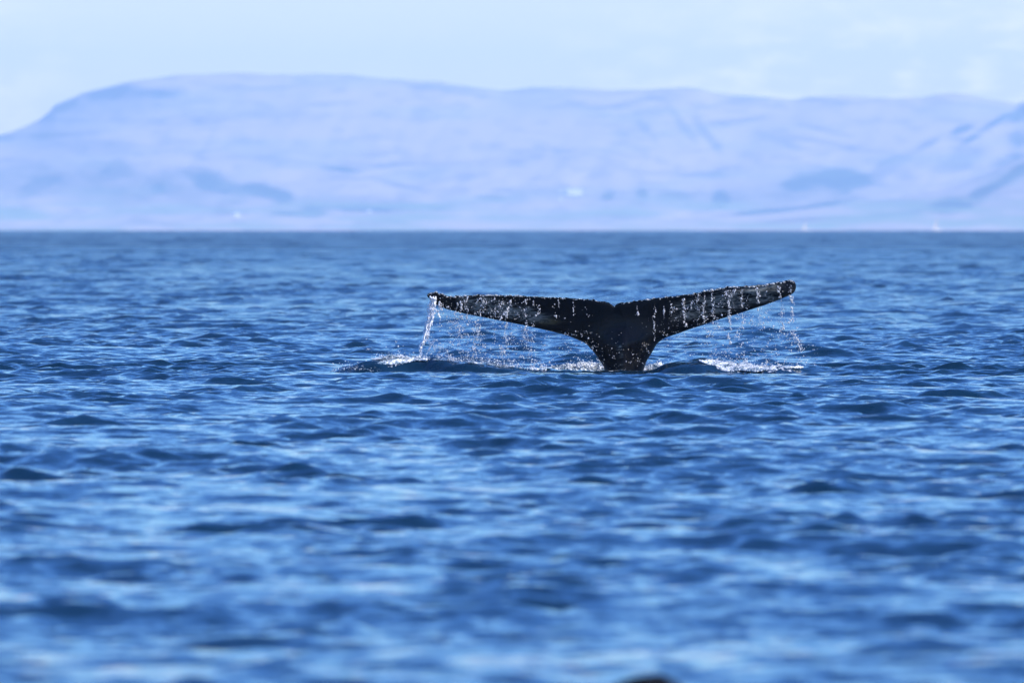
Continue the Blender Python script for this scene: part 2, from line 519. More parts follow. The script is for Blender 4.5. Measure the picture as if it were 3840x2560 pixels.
def patch_mask(px, py, patches, edge):
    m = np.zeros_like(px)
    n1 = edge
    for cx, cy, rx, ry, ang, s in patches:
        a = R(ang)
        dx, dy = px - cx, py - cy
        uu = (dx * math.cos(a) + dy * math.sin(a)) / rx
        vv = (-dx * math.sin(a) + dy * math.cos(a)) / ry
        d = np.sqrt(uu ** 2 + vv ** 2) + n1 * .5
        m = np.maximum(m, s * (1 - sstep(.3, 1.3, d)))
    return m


def terrain(name, ridge, y0, y1, y2, material, patches, seed, plain, lo, hi, shape=1.25):
    cols = np.unique(np.concatenate([np.linspace(lo, max(lo, -300), 60), np.linspace(max(lo, -300), 4200, 520), np.linspace(4200, hi, 60)]))
    na, nb = 130, 26
    t = np.concatenate([np.linspace(0, 1, na), 1 + np.linspace(0, 1, nb + 1)[1:]])
    A, T = np.meshgrid(cols, t)
    Yr = np.where(T <= 1, y0 + (y1 - y0) * T, y1 + (y2 - y1) * (T - 1))
    # shore and ridge wander
    top = np.interp(A, ridge[:, 0], ridge[:, 1])
    top = top + (NA(A / 60. + seed, A * 0 + 3, 3)) * 2.5
    tf = np.clip(T, 0, 1)
    n = NA(A / 380. + seed, tf * 3.2, 4)
    ker = np.exp(-np.linspace(-2, 2, 81) ** 2); ker /= ker.sum()
    ev = np.arange(cols[0], cols[-1] + 6, 6.)
    tv = np.interp(ev, ridge[:, 0], ridge[:, 1])
    tsm = np.interp(cols, ev, np.convolve(np.pad(tv, 40, mode='edge'), ker, 'valid'))
    top = tsm[None, :] + (top - tsm[None, :]) * sstep(.8, 1.0, tf)
    base = 868 - plain * sstep(0, .42, tf)
    f = sstep(.28, 1.06, tf) ** shape
    f = f / np.maximum(sstep(.28, 1.06, 1.0) ** shape, 1e-6)
    amp = np.clip((base - top) / 400, 0, 1)
    py = base + (top - base) * f
    gully = (1 - np.abs(NC(A / 210. - tf * 3.4 + seed, tf * 1.3, 4))) ** 2
    # relief in px, fading at shore and at the skyline
    env = np.sin(np.pi * np.clip(tf, 0, 1)) ** .8
    py = py + env * amp * (n * 22 + (gully - .5) * 4)
    terr = NC(A / 500. + 2 * seed, py / 45., 3) * 10 * env * amp
    py = py + terr
    X = (A - 1920) / F_PX * Yr
    Z = H + (EYE - py) / F_PX * Yr
    Zr = H + (EYE - top) / F_PX * y1
    back = np.clip(T - 1, 0, 1)
    Z = np.where(T > 1, Zr * (1 - sstep(0, 1, back)) - 60 * sstep(0, 1, back), Z)
    Z = np.where(T <= 0.001, -Yr ** 2 / (2 * EARTH) - 3, Z)
    edge = NA(A / 90. + 7 + seed, py / 40., 4)
    rock_shade = np.clip(1.3 * patch_mask(A, py, patches, edge), 0, 1)  # cloud shadows painted into the ground colour; real rock tone is added below
    rock_shade = np.maximum(rock_shade, .42 * sstep(.05, .6, NC(A / 330. + 2, (py + 60 * NA(A / 420., py / 200., 3)) / 22., 4)))
    rock_shade = np.maximum(rock_shade, .16 * sstep(.62, .95, gully) * env)
    rock_shade = np.clip(rock_shade + .30 * sstep(.0, .5, NA(A / 75. + 4, (py + 25 * NC(A / 200., py / 90., 2)) / 17., 4)) * amp, 0, 1)
    grass = sstep(700, 790, py) * sstep(-.25, .35, NA(A / 300. + 50, py / 16., 3)) * .8 + .25 * sstep(.0, .5, NC(A / 400. + 9, py / 60., 3))
    co = np.stack([X, Yr + 0 * A, Z], -1).reshape(-1, 3)
    o = mesh_np(name, co, quads=grid_quads(len(t), len(cols)), mat=material, attrs={'rock_shade': rock_shade, 'grass': grass.clip(0, 1)})
    tag(o, kind='structure')
    def at(px, row):
        """distance at which the line of sight through (px, row) meets this ground"""
        j = int(np.argmin(np.abs(cols - px)))
        k = np.where((T[:, j] <= 1) & (py[:, j] <= row))[0]
        return float(Yr[k[0], j]) if len(k) else y0
    return at


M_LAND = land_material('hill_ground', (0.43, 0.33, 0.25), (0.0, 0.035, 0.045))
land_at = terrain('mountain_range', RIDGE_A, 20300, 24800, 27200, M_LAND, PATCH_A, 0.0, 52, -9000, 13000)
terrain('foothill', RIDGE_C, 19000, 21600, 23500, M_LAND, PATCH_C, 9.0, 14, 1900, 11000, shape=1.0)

# ------------------------------------------------------------------ haze
hz = bpy.data.materials.new('haze_air')
hz.use_nodes = True
ht = hz.node_tree
for n in list(ht.nodes):
    if n.type != 'OUTPUT_MATERIAL': ht.nodes.remove(n)
pv = ht.nodes.new('ShaderNodeVolumePrincipled')
pv.inputs['Color'].default_value = (0.49, 0.71, 1.0, 1)
pv.inputs['Density'].default_value = 5.2e-5
pv.inputs['Anisotropy'].default_value = 0.0
ht.links.new(pv.outputs[0], [n for n in ht.nodes if n.type == 'OUTPUT_MATERIAL'][0].inputs['Volume'])
x0, x1, y0, y1, z0, z1 = -30000, 30000, -300, 28000, -90, 420
hv = np.array([(x0, y0, z0), (x1, y0, z0), (x1, y1, z0), (x0, y1, z0), (x0, y0, z1), (x1, y0, z1), (x1, y1, z1), (x0, y1, z1)], float)
hq = [(0, 3, 2, 1), (4, 5, 6, 7), (0, 1, 5, 4), (1, 2, 6, 5), (2, 3, 7, 6), (3, 0, 4, 7)]
ho = mesh_np('haze', hv, quads=hq, mat=hz, smooth=False)
tag(ho, 'pale blue air haze between the boat and the mountains', 'haze', kind='stuff')

# ------------------------------------------------------------------ the whale
TOP = [(1603, 1112), (1602, 1105), (1607, 1099), (1617, 1097), (1636, 1098), (1656, 1102), (1675, 1109), (1694, 1112), (1713, 1111), (1732, 1110), (1770, 1107), (1809, 1106),
    (1866, 1107), (1960, 1111), (2029, 1114), (2093, 1116), (2149, 1119), (2199, 1123), (2235, 1128), (2264, 1132), (2282, 1136), (2294, 1142), (2303, 1148),
    (2309, 1142), (2320, 1137), (2343, 1135), (2383, 1129), (2427, 1123), (2489, 1116), (2542, 1110), (2600, 1102), (2631, 1094), (2670, 1088),
    (2710, 1080), (2763, 1075), (2825, 1071), (2887, 1065), (2931, 1057), (2953, 1053), (2973, 1053), (2981, 1060)]
BOT = [(1604, 1113), (1610, 1119), (1627, 1136), (1655, 1151), (1684, 1161), (1751, 1177), (1847, 1196), (1960, 1218), (2050, 1238), (2100, 1250), (2131, 1259),
    (2161, 1271), (2186, 1282), (2200, 1291), (2214, 1306), (2231, 1326), (2249, 1351), (2261, 1369), (2267, 1386), (2274, 1420), (2280, 1480), (2284, 1580),
    (2340, 1600), (2396, 1580), (2402, 1480), (2408, 1420), (2415, 1383), (2423, 1358), (2440, 1329), (2454, 1305), (2463, 1290), (2476, 1278), (2498, 1265), (2542, 1250),
    (2586, 1234), (2639, 1217), (2697, 1197), (2763, 1177), (2825, 1157), (2874, 1141), (2914, 1126), (2940, 1115), (2962, 1106),
    (2978, 1093), (2984, 1077), (2983, 1066)]
# pairs of curve positions (index in TOP, index in BOT) that face each other
PAIR = [(0, 0), (6, 3), (10, 5.2), (13, 7.3), (15, 9), (16.5, 11), (17.5, 13), (18.5, 15), (19.5, 18), (20.5, 20), (21.3, 21), (22, 22), (22.7, 23), (23.5, 24), (24.5, 26),
        (25.5, 28), (26.5, 30), (27.5, 32), (28.6, 34), (30, 35.1), (32, 36.5), (34, 38), (36, 40), (38, 42), (40, 45)]


def smooth_curve(pts, s):
    """Catmull-Rom through pts at real-valued index s"""
    p = np.array(pts, float)
    s = np.clip(s, 0, len(p) - 1 - 1e-9)
    i = np.floor(s).astype(int); f = (s - i)[:, None]
    g = lambda k: p[np.clip(k, 0, len(p) - 1)]
    a, b, c, d = g(i - 1), g(i), g(i + 1), g(i + 2)
    return .5 * ((2 * b) + (-a + c) * f + (2 * a - 5 * b + 4 * c - d) * f ** 2 + (-a + 3 * b - 3 * c + d) * f ** 3)


def seg_dist(P, Q):
    """distance of points P (n,2) to polyline Q"""
    best = np.full(len(P), 1e9)
    for a, b in zip(Q[:-1], Q[1:]):
        d = b - a; L = max((d ** 2).sum(), 1e-9)
        t = np.clip(((P - a) @ d) / L, 0, 1)
        best = np.minimum(best, np.hypot(*(P - a - t[:, None] * d).T))
    return best


W0X, W0Z = px2w(2340, 1385, D)


def fluke_mid_y(x, z):
    """the middle sheet of the flukes: leaning back towards the boat at the top, tips swept away"""
    hgt = np.clip(z, 0, 1)
    s = np.abs(x - W0X)
    return D - 0.34 * hgt ** 1.3 + 0.055 * s ** 1.6


def build_whale():
    nu, nv = 620, 46
    uu = np.linspace(0, 1, nu)
    key = np.linspace(0, 1, len(PAIR))
    pr = np.array(PAIR, float)
    # more columns where the outline is long
    st, sb = np.interp(uu, key, pr[:, 0]), np.interp(uu, key, pr[:, 1])
    T = smooth_curve(TOP, st); B = smooth_curve(BOT, sb)
    r = np.random.default_rng(3)
    # knobbly trailing edge
    kx = np.concatenate([np.arange(1625, 2290, 17) + r.normal(0, 4, 40)[:len(np.arange(1625, 2290, 17))], np.arange(2330, 2970, 17) + r.normal(0, 4, 40)[:len(np.arange(2330, 2970, 17))]])
    kn = np.zeros(nu)
    for k in kx:
        kn += r.uniform(.8, 4.2) * np.exp(-((T[:, 0] - k) / r.uniform(4.5, 8)) ** 2)
    T[:, 1] -= kn * sstep(1600, 1640, T[:, 0])
    v = np.linspace(0, 1, nv)
    v = .5 - .5 * np.cos(np.pi * v) * (.55) - .5 * (1 - 2 * v) * .45
    v = (v - v[0]) / (v[-1] - v[0])
    P = T[None] * (1 - v[:, None, None]) + B[None] * v[:, None, None]        # nv, nu, 2
    X, Z = px2w(P[..., 0], P[..., 1], D)
    flat = np.stack([X.ravel(), Z.ravel()], -1)
    sdense = np.linspace(0, len(TOP) - 1, 260)
    tx, tz = px2w(*smooth_curve(TOP, sdense).T, D)
    bdense = np.linspace(0, len(BOT) - 1, 300)
    bx, bz = px2w(*smooth_curve(BOT, bdense).T, D)
    dt = seg_dist(flat, np.stack([tx, tz], -1)).reshape(X.shape)
    db = seg_dist(flat, np.stack([bx, bz], -1)).reshape(X.shape)
    dx = np.abs(X - W0X)
    tm = .042 + .10 * np.exp(-(dx / .75) ** 2) + .13 * np.exp(-(dx / .42) ** 2) * (1 - sstep(.25, .75, Z))
    Rl = .05 + .22 * np.exp(-(dx / .55) ** 2) * (1 - sstep(.3, .75, Z))
    el = np.sqrt(np.clip(1 - (1 - np.clip(db / Rl, 0, 1)) ** 2, 0, 1))
    et = np.clip(dt / .5, 0, 1) ** .75 * .85 + .15 * np.clip(dt / .012, 0, 1) ** .5
    th = tm * el * et
    mid = fluke_mid_y(X, Z)
    keel = .035 * np.exp(-((X - W0X + .02) / .07) ** 2) * (1 - sstep(.25, .6, Z)) * el
    front = mid - th - keel
    backy = mid + th * 1.1
    z0 = np.stack([X, front, Z], -1)
    z1 = np.stack([X, backy, Z], -1)
    co = np.concatenate([z0.reshape(-1, 3), z1.reshape(-1, 3)])
    n = nu * nv
    q = grid_quads(nv, nu)
    Q = np.concatenate([q, q[:, ::-1] + n])
    # close the rims
    rim = []
    for j in (0, nv - 1):
        a = j * nu + np.arange(nu - 1); b = a + 1
        rim.append(np.stack([a, b, b + n, a + n], -1) if j == 0 else np.stack([b, a, a + n, b + n], -1))
    for i in (0, nu - 1):
        a = np.arange(nv - 1) * nu + i; b = a + nu
        rim.append(np.stack([b, a, a + n, b + n], -1) if i == 0 else np.stack([a, b, b + n, a + n], -1))
    Q = np.concatenate([Q] + rim)
    # pale mottling: photo-measured areas, stored on the skin
    px, py = P[..., 0], P[..., 1]
    nz = NB(px / 60, py / 18, 4)
    def band(xa, xb, ta, tb, w):
        t_ = (px - xa) / (xb - xa)
        yc = ta + (tb - ta) * t_
        return sstep(0, .16, t_) * (1 - sstep(.8, 1, t_)) * (1 - sstep(.45, 1.05, np.abs(py - yc) / w + nz * .35))
    pale = np.maximum.reduce([band(1700, 2090, 1128, 1200, 30) * .95, band(1770, 2020, 1136, 1180, 36) * .8,
                              band(2500, 2950, 1178, 1082, 44) * .85, band(2640, 2900, 1140, 1096, 40) * 1.0])
    scar = np.exp(-((px - 2322) / 9) ** 2 - ((py - 1302) / 4) ** 2) * 1.3
    streak = np.exp(-((px - 2330) / 7) ** 2) * sstep(1300, 1345, py) * .55 * (.6 + .8 * nz)  # lit grey streak down the keel, painted into the skin colour
    pale = np.clip(np.maximum.reduce([pale, scar, streak]), 0, 1)
    stain = np.exp(-((px - 2055) / 45) ** 2 - ((py - 1205) / 11) ** 2)
    o = mesh_np('whale', co, quads=Q, mat=M_WHALE, attrs={'pale': np.concatenate([pale.ravel(), pale.ravel() * .3]), 'stain': np.concatenate([stain.ravel(), stain.ravel() * 0])},
                loc=(W0X, D, 0))
    tag(o, 'black humpback whale tail with pale mottled flukes raised out of the sea', 'whale')
    return T


TRAIL = build_whale()
TRX = TRAIL[:, 0]; TRY = TRAIL[:, 1]


def front_y(px, py):
    x, z = px2w(px, py, D)
    dxx = abs(x - W0X)
    return fluke_mid_y(x, z) - (.06 + .12 * math.exp(-(dxx / .75) ** 2) + .13 * math.exp(-(dxx / .42) ** 2) * (z < .5))


# ------------------------------------------------------------------ running and falling water
def path_pts(poly, step):
    p = np.array(poly, float)
    L = np.concatenate([[0], np.cumsum(np.hypot(*np.diff(p, axis=0).T))])
    s = np.arange(0, L[-1], step)
    return np.stack([np.interp(s, L, p[:, 0]), np.interp(s, L, p[:, 1])], -1), s / L[-1]


def drop_centres(pxs, pys, off=.10):
    c = []
    for a, b in zip(pxs, pys):
        y = front_y(a, max(1080, min(b, 1140))) - abs(rng.normal(0, off * .5)) - .02
        x, z = px2w(a, b, y)
        c.append((x, y, z))
    return np.array(c)


def drip(poly, width, dens, label, big=1.0, strand=True):
    p, t = path_pts(poly, 2.3 / dens)
    n = len(p)
    wob = width * .45 * np.sin(p[:, 1] / rng.uniform(9, 16) + rng.uniform(0, 6))
    clump = (NB(p[:, 1] / 14. + poly[0][0], p[:, 1] * 0 + poly[0][0] / 7., 3) > -.18) | (rng.random(n) < .18)
    px = p[:, 0] + wob + rng.normal(0, width * .75 + .8, n)
    py = p[:, 1] + rng.normal(0, 2.5, n)
    px, py = px[clump], py[clump]
    c = drop_centres(px, py)
    r = rng.lognormal(math.log(.0046 * big), .5, len(c)).clip(.0022, .017)
    rad = np.stack([r, r, r * rng.uniform(.9, 1.7, len(c))], -1)
    parts = [blobs(c, rad, .12)]
    if strand:
        # a few short unbroken threads of water
        k = 0
        while k < n - 6:
            ln = int(rng.integers(5, 13))
            if rng.random() < .3:
                q = p[k:k + ln]
                w2 = wob[k:k + ln] + rng.normal(0, 1.2, len(q))
                cc = drop_centres(q[:, 0] + w2, q[:, 1], .04)
                cc[:, 1] = cc[:, 1].mean()
                if len(cc) > 2:
                    parts.append(tube(cc, rng.uniform(.0015, .0035) * (.6 + .7 * rng.random(len(cc)))))
            k += ln
    v, f = join(parts)
    o = mesh_np('water_drip', v, tris=f, mat=M_DROP, loc=tuple(v.mean(0)))
    tag(o, label, 'water drip', 'strings of drops running off the flukes', 'stuff')
    return o


# the heavy pour off the left tip
def pour():
    main = [(1622, 1116), (1620, 1150), (1617, 1175), (1608, 1212), (1598, 1250), (1592, 1275), (1583, 1292), (1576, 1318), (1566, 1349)]
    p, t = path_pts(main, .42)
    wd = np.interp(t, [0, .15, .45, .7, .8, 1], [11, 14, 12, 9, 5, 4.5])
    px = p[:, 0] + rng.uniform(-1, 1, len(p)) * wd + 3 * np.sin(p[:, 1] / 11)
    py = p[:, 1] + rng.normal(0, 3, len(p))
    c = drop_centres(px, py, .05)
    r = rng.lognormal(math.log(.0065), .4, len(c)).clip(.003, .017)
    parts = [blobs(c, np.stack([r, r, r * rng.uniform(1, 2.6, len(c))], -1), .25)]
    for j in range(11):
        off = rng.uniform(-.8, .8)
        a = rng.uniform(0, .5); b = a + rng.uniform(.25, .5)
        sel = (t > a) & (t < b)
        q = p[sel][::8]; w = wd[sel][::8]
        cc = drop_centres(q[:, 0] + off * w + 2.2 * np.sin(q[:, 1] / 6. + j) + rng.normal(0, .8, len(q)), q[:, 1], .01)
        cc[:, 1] = cc[0, 1] - .01 * j + .03
        parts.append(tube(cc, rng.uniform(.005, .012) * (.6 + .8 * rng.random(len(cc)))))
    for br in ([(1604, 1262), (1612, 1290), (1616, 1300), (1606, 1312), (1602, 1322)], [(1612, 1290), (1630, 1278), (1640, 1272)], [(1632, 1160), (1642, 1172), (1650, 1190)]):
        p2, _ = path_pts(br, 1.2)
        c2 = drop_centres(p2[:, 0] + rng.normal(0, 1.6, len(p2)), p2[:, 1] + rng.normal(0, 1.5, len(p2)), .03)
        r2 = rng.lognormal(math.log(.006), .3, len(c2))
        parts.append(blobs(c2, np.stack([r2] * 3, -1), .2))
    v, f = join(parts)
    o = mesh_np('water_stream', v, tris=f, mat=M_STREAM, loc=tuple(v.mean(0)))
    tag(o, 'thick white stream of water pouring from the left fluke tip into the sea', 'water stream', kind='stuff')


pour()
S1 = lambda x, y: (1200 + x * .4252, 1000 + y * .4252)
S2 = lambda x, y: (2100 + x * .4422, 1000 + y * .4422)
L1 = [([(1030, 285), (1050, 300), (1066, 330), (1062, 400)], 9, 1.7, 'knot of bright drops just right of the left fluke tip'),
      ([(1062, 360), (1050, 400), (1062, 480), (1060, 545)], 4, .8, 'sparse drops falling beside the stream at the left fluke tip'),
      ([(1162, 285), (1158, 320), (1136, 350), (1132, 375)], 1.5, 1.1, 'thin bent thread of water on the left fluke, nearest to the tip'),
      ([(1242, 262), (1245, 320), (1243, 390)], 4, 1.6, 'narrow band of drops on the left fluke, above its leading edge'),
      ([(1225, 320), (1210, 360), (1200, 390)], 2, .8, 'faint slanting drip on the left fluke between two brighter drips'),
      ([(1300, 262), (1290, 330), (1298, 400), (1290, 475)], 3, 1.1, 'long thin drip crossing the left fluke edge, left of the bright cluster'),
      ([(1425, 275), (1425, 330), (1415, 420)], 16, 4.2, 'widest bright cluster of drops, middle of the left fluke'),
      ([(1540, 268), (1548, 340), (1542, 440)], 2, 1.2, 'straight thin drip right of the wide cluster on the left fluke'),
      ([(1610, 285), (1608, 340), (1590, 420)], 8, 1.8, 'short clustered drip over the pale patch of the left fluke'),
      ([(1672, 290), (1655, 400), (1640, 480), (1632, 600), (1635, 670)], 4, 2.2, 'longest broken drip hanging below the left fluke'),
      ([(1812, 290), (1815, 400), (1815, 520), (1803, 570), (1800, 650)], 4, 1.3, 'long drip on the dark inner half of the left fluke'),
      ([(1885, 295), (1883, 365)], 2.5, .9, 'short faint drip high on the left fluke near the yellow stain'),
      ([(1930, 335), (1938, 430)], 3, .9, 'short drip directly left of the yellow stain'),
      ([(2062, 340), (2070, 480)], 6, .7, 'loose drops right of the yellow stain on the left fluke'),
      ([(2105, 305), (2105, 440)], 2, .7, 'thin row of drops on the dark left fluke right of the stain'),
      ([(2230, 310), (2242, 430)], 2, .8, 'row of drops nearest to the notch on the left fluke'),
      ([(1385, 470), (1385, 600), (1365, 680), (1345, 790)], 6, 1.9, 'ragged chain of drops falling under the wide left cluster'),
      ([(1240, 400), (1243, 500), (1230, 560), (1235, 610)], 6, 1.3, 'upper chain of drops falling in the air under the outer left fluke'),
      ([(1300, 480), (1290, 520)], 4, 1.0, 'few drops falling off the left fluke edge, left of the wide cluster'),
      ([(1205, 570), (1195, 640)], 6, 1.0, 'loose group of drops between the tip stream and the ragged chain'),
      ([(1550, 540), (1540, 600), (1548, 650)], 5, 1.2, 'short chain of drops between the ragged chain and the longest left drip'),
      ([(1610, 690), (1598, 760), (1620, 800)], 6, 1.5, 'small branching splash of drops under the longest left drip')]
L2 = [([(655, 335), (652, 420)], 3, .7, 'short pair of drop rows right of the notch'),
      ([(800, 340), (805, 430), (797, 520), (800, 630)], 3, .8, 'long row of separate drops down the black base of the right fluke'),
      ([(880, 340), (880, 410)], 1.5, 1.0, 'short thin drip on the black inner right fluke'),
      ([(935, 300), (955, 330), (938, 400), (945, 435)], 7, 1.8, 'innermost bright cluster on the right fluke'),
      ([(1052, 275), (1050, 350), (1060, 420), (1060, 520)], 4, 1.6, 'bright vertical drip at the inner end of the right pale patch'),
      ([(1105, 290), (1110, 365)], 3, .8, 'faint drip between two bright drips on the inner right fluke'),
      ([(1178, 240), (1165, 300), (1182, 370)], 6, 1.8, 'left one of two close bright drips on the right fluke'),
      ([(1235, 245), (1215, 330), (1225, 400), (1215, 470)], 3.5, 1.5, 'right one of two close bright drips, ending in a thread'),
      ([(1285, 220), (1290, 300), (1295, 400), (1320, 460)], 5, 1.6, 'bright drip left of the broad cluster on the right fluke'),
      ([(1430, 200), (1432, 260)], 15, 4.6, 'broad bright cluster under the rim of the right fluke'),
      ([(1432, 270), (1435, 420), (1442, 470), (1455, 550)], 3, 1.9, 'long drip under the broad right cluster passing the fluke edge'),
      ([(1425, 575), (1437, 660)], 4, 2.4, 'detached clot of drops in the air under the broad right cluster'),
      ([(1420, 690), (1442, 730)], 4, 1.2, 'low hooked drip just above the right wave'),
      ([(1480, 190), (1482, 235)], 6, 1.6, 'short beads of drops right of the broad right cluster'),
      ([(1540, 190), (1540, 270), (1550, 360)], 3, 1.1, 'drip crossing the pale right patch right of the broad cluster'),
      ([(1560, 390), (1560, 470), (1535, 520)], 6, 1.3, 'loose drops in the air beneath the middle of the right fluke'),
      ([(1670, 180), (1680, 250), (1690, 310)], 5, 1.3, 'curving drip on the outer half of the right fluke'),
      ([(1690, 340), (1700, 440), (1720, 500), (1680, 555)], 8, 1.8, 'scattered falling drops below the outer right fluke'),
      ([(1740, 200), (1742, 255)], 1.5, .9, 'tiny row of drops between the outer drips of the right fluke'),
      ([(1860, 165), (1865, 270)], 4, 1.3, 'drip next to the right fluke tip'),
      ([(1880, 280), (1885, 400), (1880, 540)], 6, 1.7, 'column of falling drops left of the right tip drip'),
      ([(1958, 160), (1945, 220)], 8, 2.2, 'bright knot of drops on the right fluke tip'),
      ([(1950, 240), (1965, 340), (1972, 400), (1965, 470)], 4, 2.2, 'thread of water falling from the right fluke tip'),
      ([(1985, 560), (2000, 620), (2030, 670), (2052, 710)], 7, 2.8, 'slanting splash of drops in the air, farthest to the right')]
for pts, w, d, lab in L1: drip([S1(*q) for q in pts], w, d, lab)
for pts, w, d, lab in L2: drip([S2(*q) for q in pts], w, d, lab)

# beads of water along the trailing edge
def rim_beads():
    xs = []
    for x in np.arange(1606, 2976, 1.9):
        keep = .62 if (x < 1960 or x > 2600) else .28
        if 2270 < x < 2335: keep = .05
        if rng.random() < keep: xs.append(x + rng.normal(0, 1.5))
    xs = np.array(xs)
    ys = np.interp(xs, TRX, TRY) + rng.uniform(0, 5.5, len(xs))
    c = []
    for a, b in zip(xs, ys):
        x, z = px2w(a, b, D); y = fluke_mid_y(x, z) - .016
        x, z = px2w(a, b, y); c.append((x, y, z))
    r = rng.lognormal(math.log(.0046), .45, len(c)).clip(.0025, .013)
    v, f = blobs(np.array(c), np.stack([r * rng.uniform(1, 2.2, len(c)), r, r], -1), .15)
    o = mesh_np('water_beads', v, tris=f, mat=M_DROP, loc=tuple(v.mean(0)))
    tag(o, 'beads of water glistening along the knobbly upper rim of both flukes', 'water beads', kind='stuff')


rim_beads()

# loose drops in the air in front of and under the flukes
def spray():
    cs, rs = [], []
    def area(n, x0, x1, y0, y1, big=1.0, cl=0):
        for _ in range(n):
            a = rng.uniform(x0, x1); b = rng.uniform(y0, y1)
            if NB(np.array([a / 38.]), np.array([b / 60.]), 2)[0] < rng.uniform(-.7, .25): continue
            y = D - .45 + rng.normal(0, .25)
            x, z = px2w(a, b, y)
            cs.append((x, y, z)); rs.append(min(.014, rng.lognormal(math.log(.0041 * big), .5)))
            if rng.random() < cl:                     # small clusters
                for k in range(int(rng.integers(2, 6))):
                    cs.append((x + rng.normal(0, .016), y + rng.normal(0, .02), z + rng.normal(0, .016)))
                    rs.append(rng.uniform(.003, .007))
    area(1250, 1610, 2010, 1170, 1360, 1.0, .13)
    area(420, 1880, 2260, 1240, 1370, .85, .04)
    area(150, 2100, 2560, 1190, 1385, .62, .03)
    area(80, 2160, 2440, 1290, 1388, .72, .1)
    area(26, 2120, 2500, 1150, 1250, .7, .05)
    area(300, 2460, 2700, 1190, 1370, .8, .1)
    area(650, 2640, 3010, 1190, 1365, 1.0, .12)
    area(110, 3000, 3100, 1290, 1390, .85, .03)
    area(80, 1370, 1620, 1240, 1350, .8, .03)
    area(260, 1640, 1990, 1115, 1200, .85, .05)
    area(200, 2550, 2900, 1110, 1200, .8, .05)
    area(160, 1360, 1900, 1325, 1360, .9, .1)
    cs_, rs_ = np.array(cs), np.array(rs)
    v, f = blobs(cs_, np.stack([rs_, rs_, rs_ * rng.uniform(.9, 1.3, len(rs_))], -1), .08)
    o = mesh_np('spray_drops', v, tris=f, mat=M_DROP, loc=tuple(v.mean(0)))
    tag(o, 'loose drops of water scattered in the air under and before the flukes', 'spray', kind='stuff')


spray()

# ------------------------------------------------------------------ foam thrown up round the tail
def foam(label, env, n, ybase, depth=.25, sz=.008, hi=.02, on_ridge=False, droplets=40):
    """env: list of (px, top row, bottom row)"""
    e = np.array(env, float)
    cs, rs = [], []
    for _ in range(n):
        a = rng.uniform(e[0, 0], e[-1, 0])
        tp, bt = np.interp(a, e[:, 0], e[:, 1]), np.interp(a, e[:, 0], e[:, 2])
        tp = tp + 9 * NB(np.array([a / 16.]), np.array([tp / 50.]), 3)[0]
        if tp >= bt: continue
        if NB(np.array([a / 26. + 3]), np.array([tp / 9. + rng.random() * .4]), 3)[0] < rng.uniform(-.75, .15): continue
        q = rng.beta(1.1, 1.0)
        b = tp + (bt - tp) * q
        if on_ridge:
            yc = float(ridge_y(a)); zc = float(ridge_z(a))
            _, zz = px2w(a, b, yc)
            fr = np.clip((zz + .045) / (zc + .045), 0, 1)
            y = yc - .02 - (1 - fr) * .7 - .02 if zz < zc else yc + rng.uniform(-.05, .12)
            if zz < zc:
                # invert the smooth face profile
                ss = fr
                for _k in range(6): ss = ss - (ss * ss * (3 - 2 * ss) - fr) / max(6 * ss * (1 - ss), .35)
                y = yc - .45 + .45 * np.clip(ss, 0, 1) - .02
        else:
            y = ybase + rng.uniform(-depth, depth) * (.3 + .7 * q)
        x, z = px2w(a, b, y)
        r = rng.uniform(.35, 1) * (sz + (hi - sz) * q * rng.random())
        cs.append((x, y, z)); rs.append(r)
    for _ in range(droplets):
        a = rng.uniform(e[0, 0], e[-1, 0]); tp = np.interp(a, e[:, 0], e[:, 1])
        y = float(ridge_y(a)) if on_ridge else ybase
        x, z = px2w(a, tp - abs(rng.normal(0, 7)), y)
        cs.append((x, y, z)); rs.append(rng.uniform(.003, .008))
    c = np.array(cs); r = np.array(rs)
    v, f = blobs(c, np.stack([r * rng.uniform(.9, 1.7, len(r)), r, r * rng.uniform(.7, 1.1, len(r))], -1), .28)
    o = mesh_np('foam', v, tris=f, mat=M_FOAM, loc=tuple(v.mean(0)))
    tag(o, label, 'foam', 'patches of white foam round the whale tail', 'stuff')
    return o


foam('white foam spilling over the crest of the left wave', [(1385, 1356, 1362), (1400, 1350, 1366), (1430, 1340, 1366), (1462, 1332, 1366), (1480, 1336, 1366), (1520, 1338, 1360), (1560, 1341, 1350), (1600, 1344, 1350)], 3800, 0, on_ridge=True, sz=.008, hi=.018, droplets=160)
foam('glittering froth on the dark face of the left wave', [(1245, 1384, 1392), (1290, 1370, 1386), (1340, 1364, 1388), (1390, 1362, 1394), (1430, 1362, 1392), (1470, 1362, 1376), (1510, 1360, 1366)], 260, 0, on_ridge=True, sz=.005, hi=.010, droplets=40)
foam('thin line of froth behind the long tail of the left wave', [(1600, 1344, 1347), (1700, 1346, 1353), (1800, 1354, 1364), (1900, 1364, 1376), (1960, 1370, 1384), (2050, 1376, 1390)], 900, 0, on_ridge=True, sz=.005, hi=.010, droplets=160)
foam('broad white foam heap behind the tail stock on its left', [(1985, 1378, 1390), (2060, 1374, 1392), (2110, 1369, 1392), (2150, 1362, 1392), (2185, 1353, 1392), (2200, 1354, 1392), (2235, 1361, 1392), (2246, 1352, 1392), (2275, 1354, 1392)], 5200, 145.75, .3, droplets=60)
foam('bright white foam lump against the right side of the tail stock', [(2408, 1364, 1390), (2430, 1366, 1388), (2445, 1361, 1386), (2462, 1364, 1384), (2476, 1358, 1380), (2482, 1368, 1376), (2520, 1366, 1373)], 1700, 145.7, .25, droplets=30)
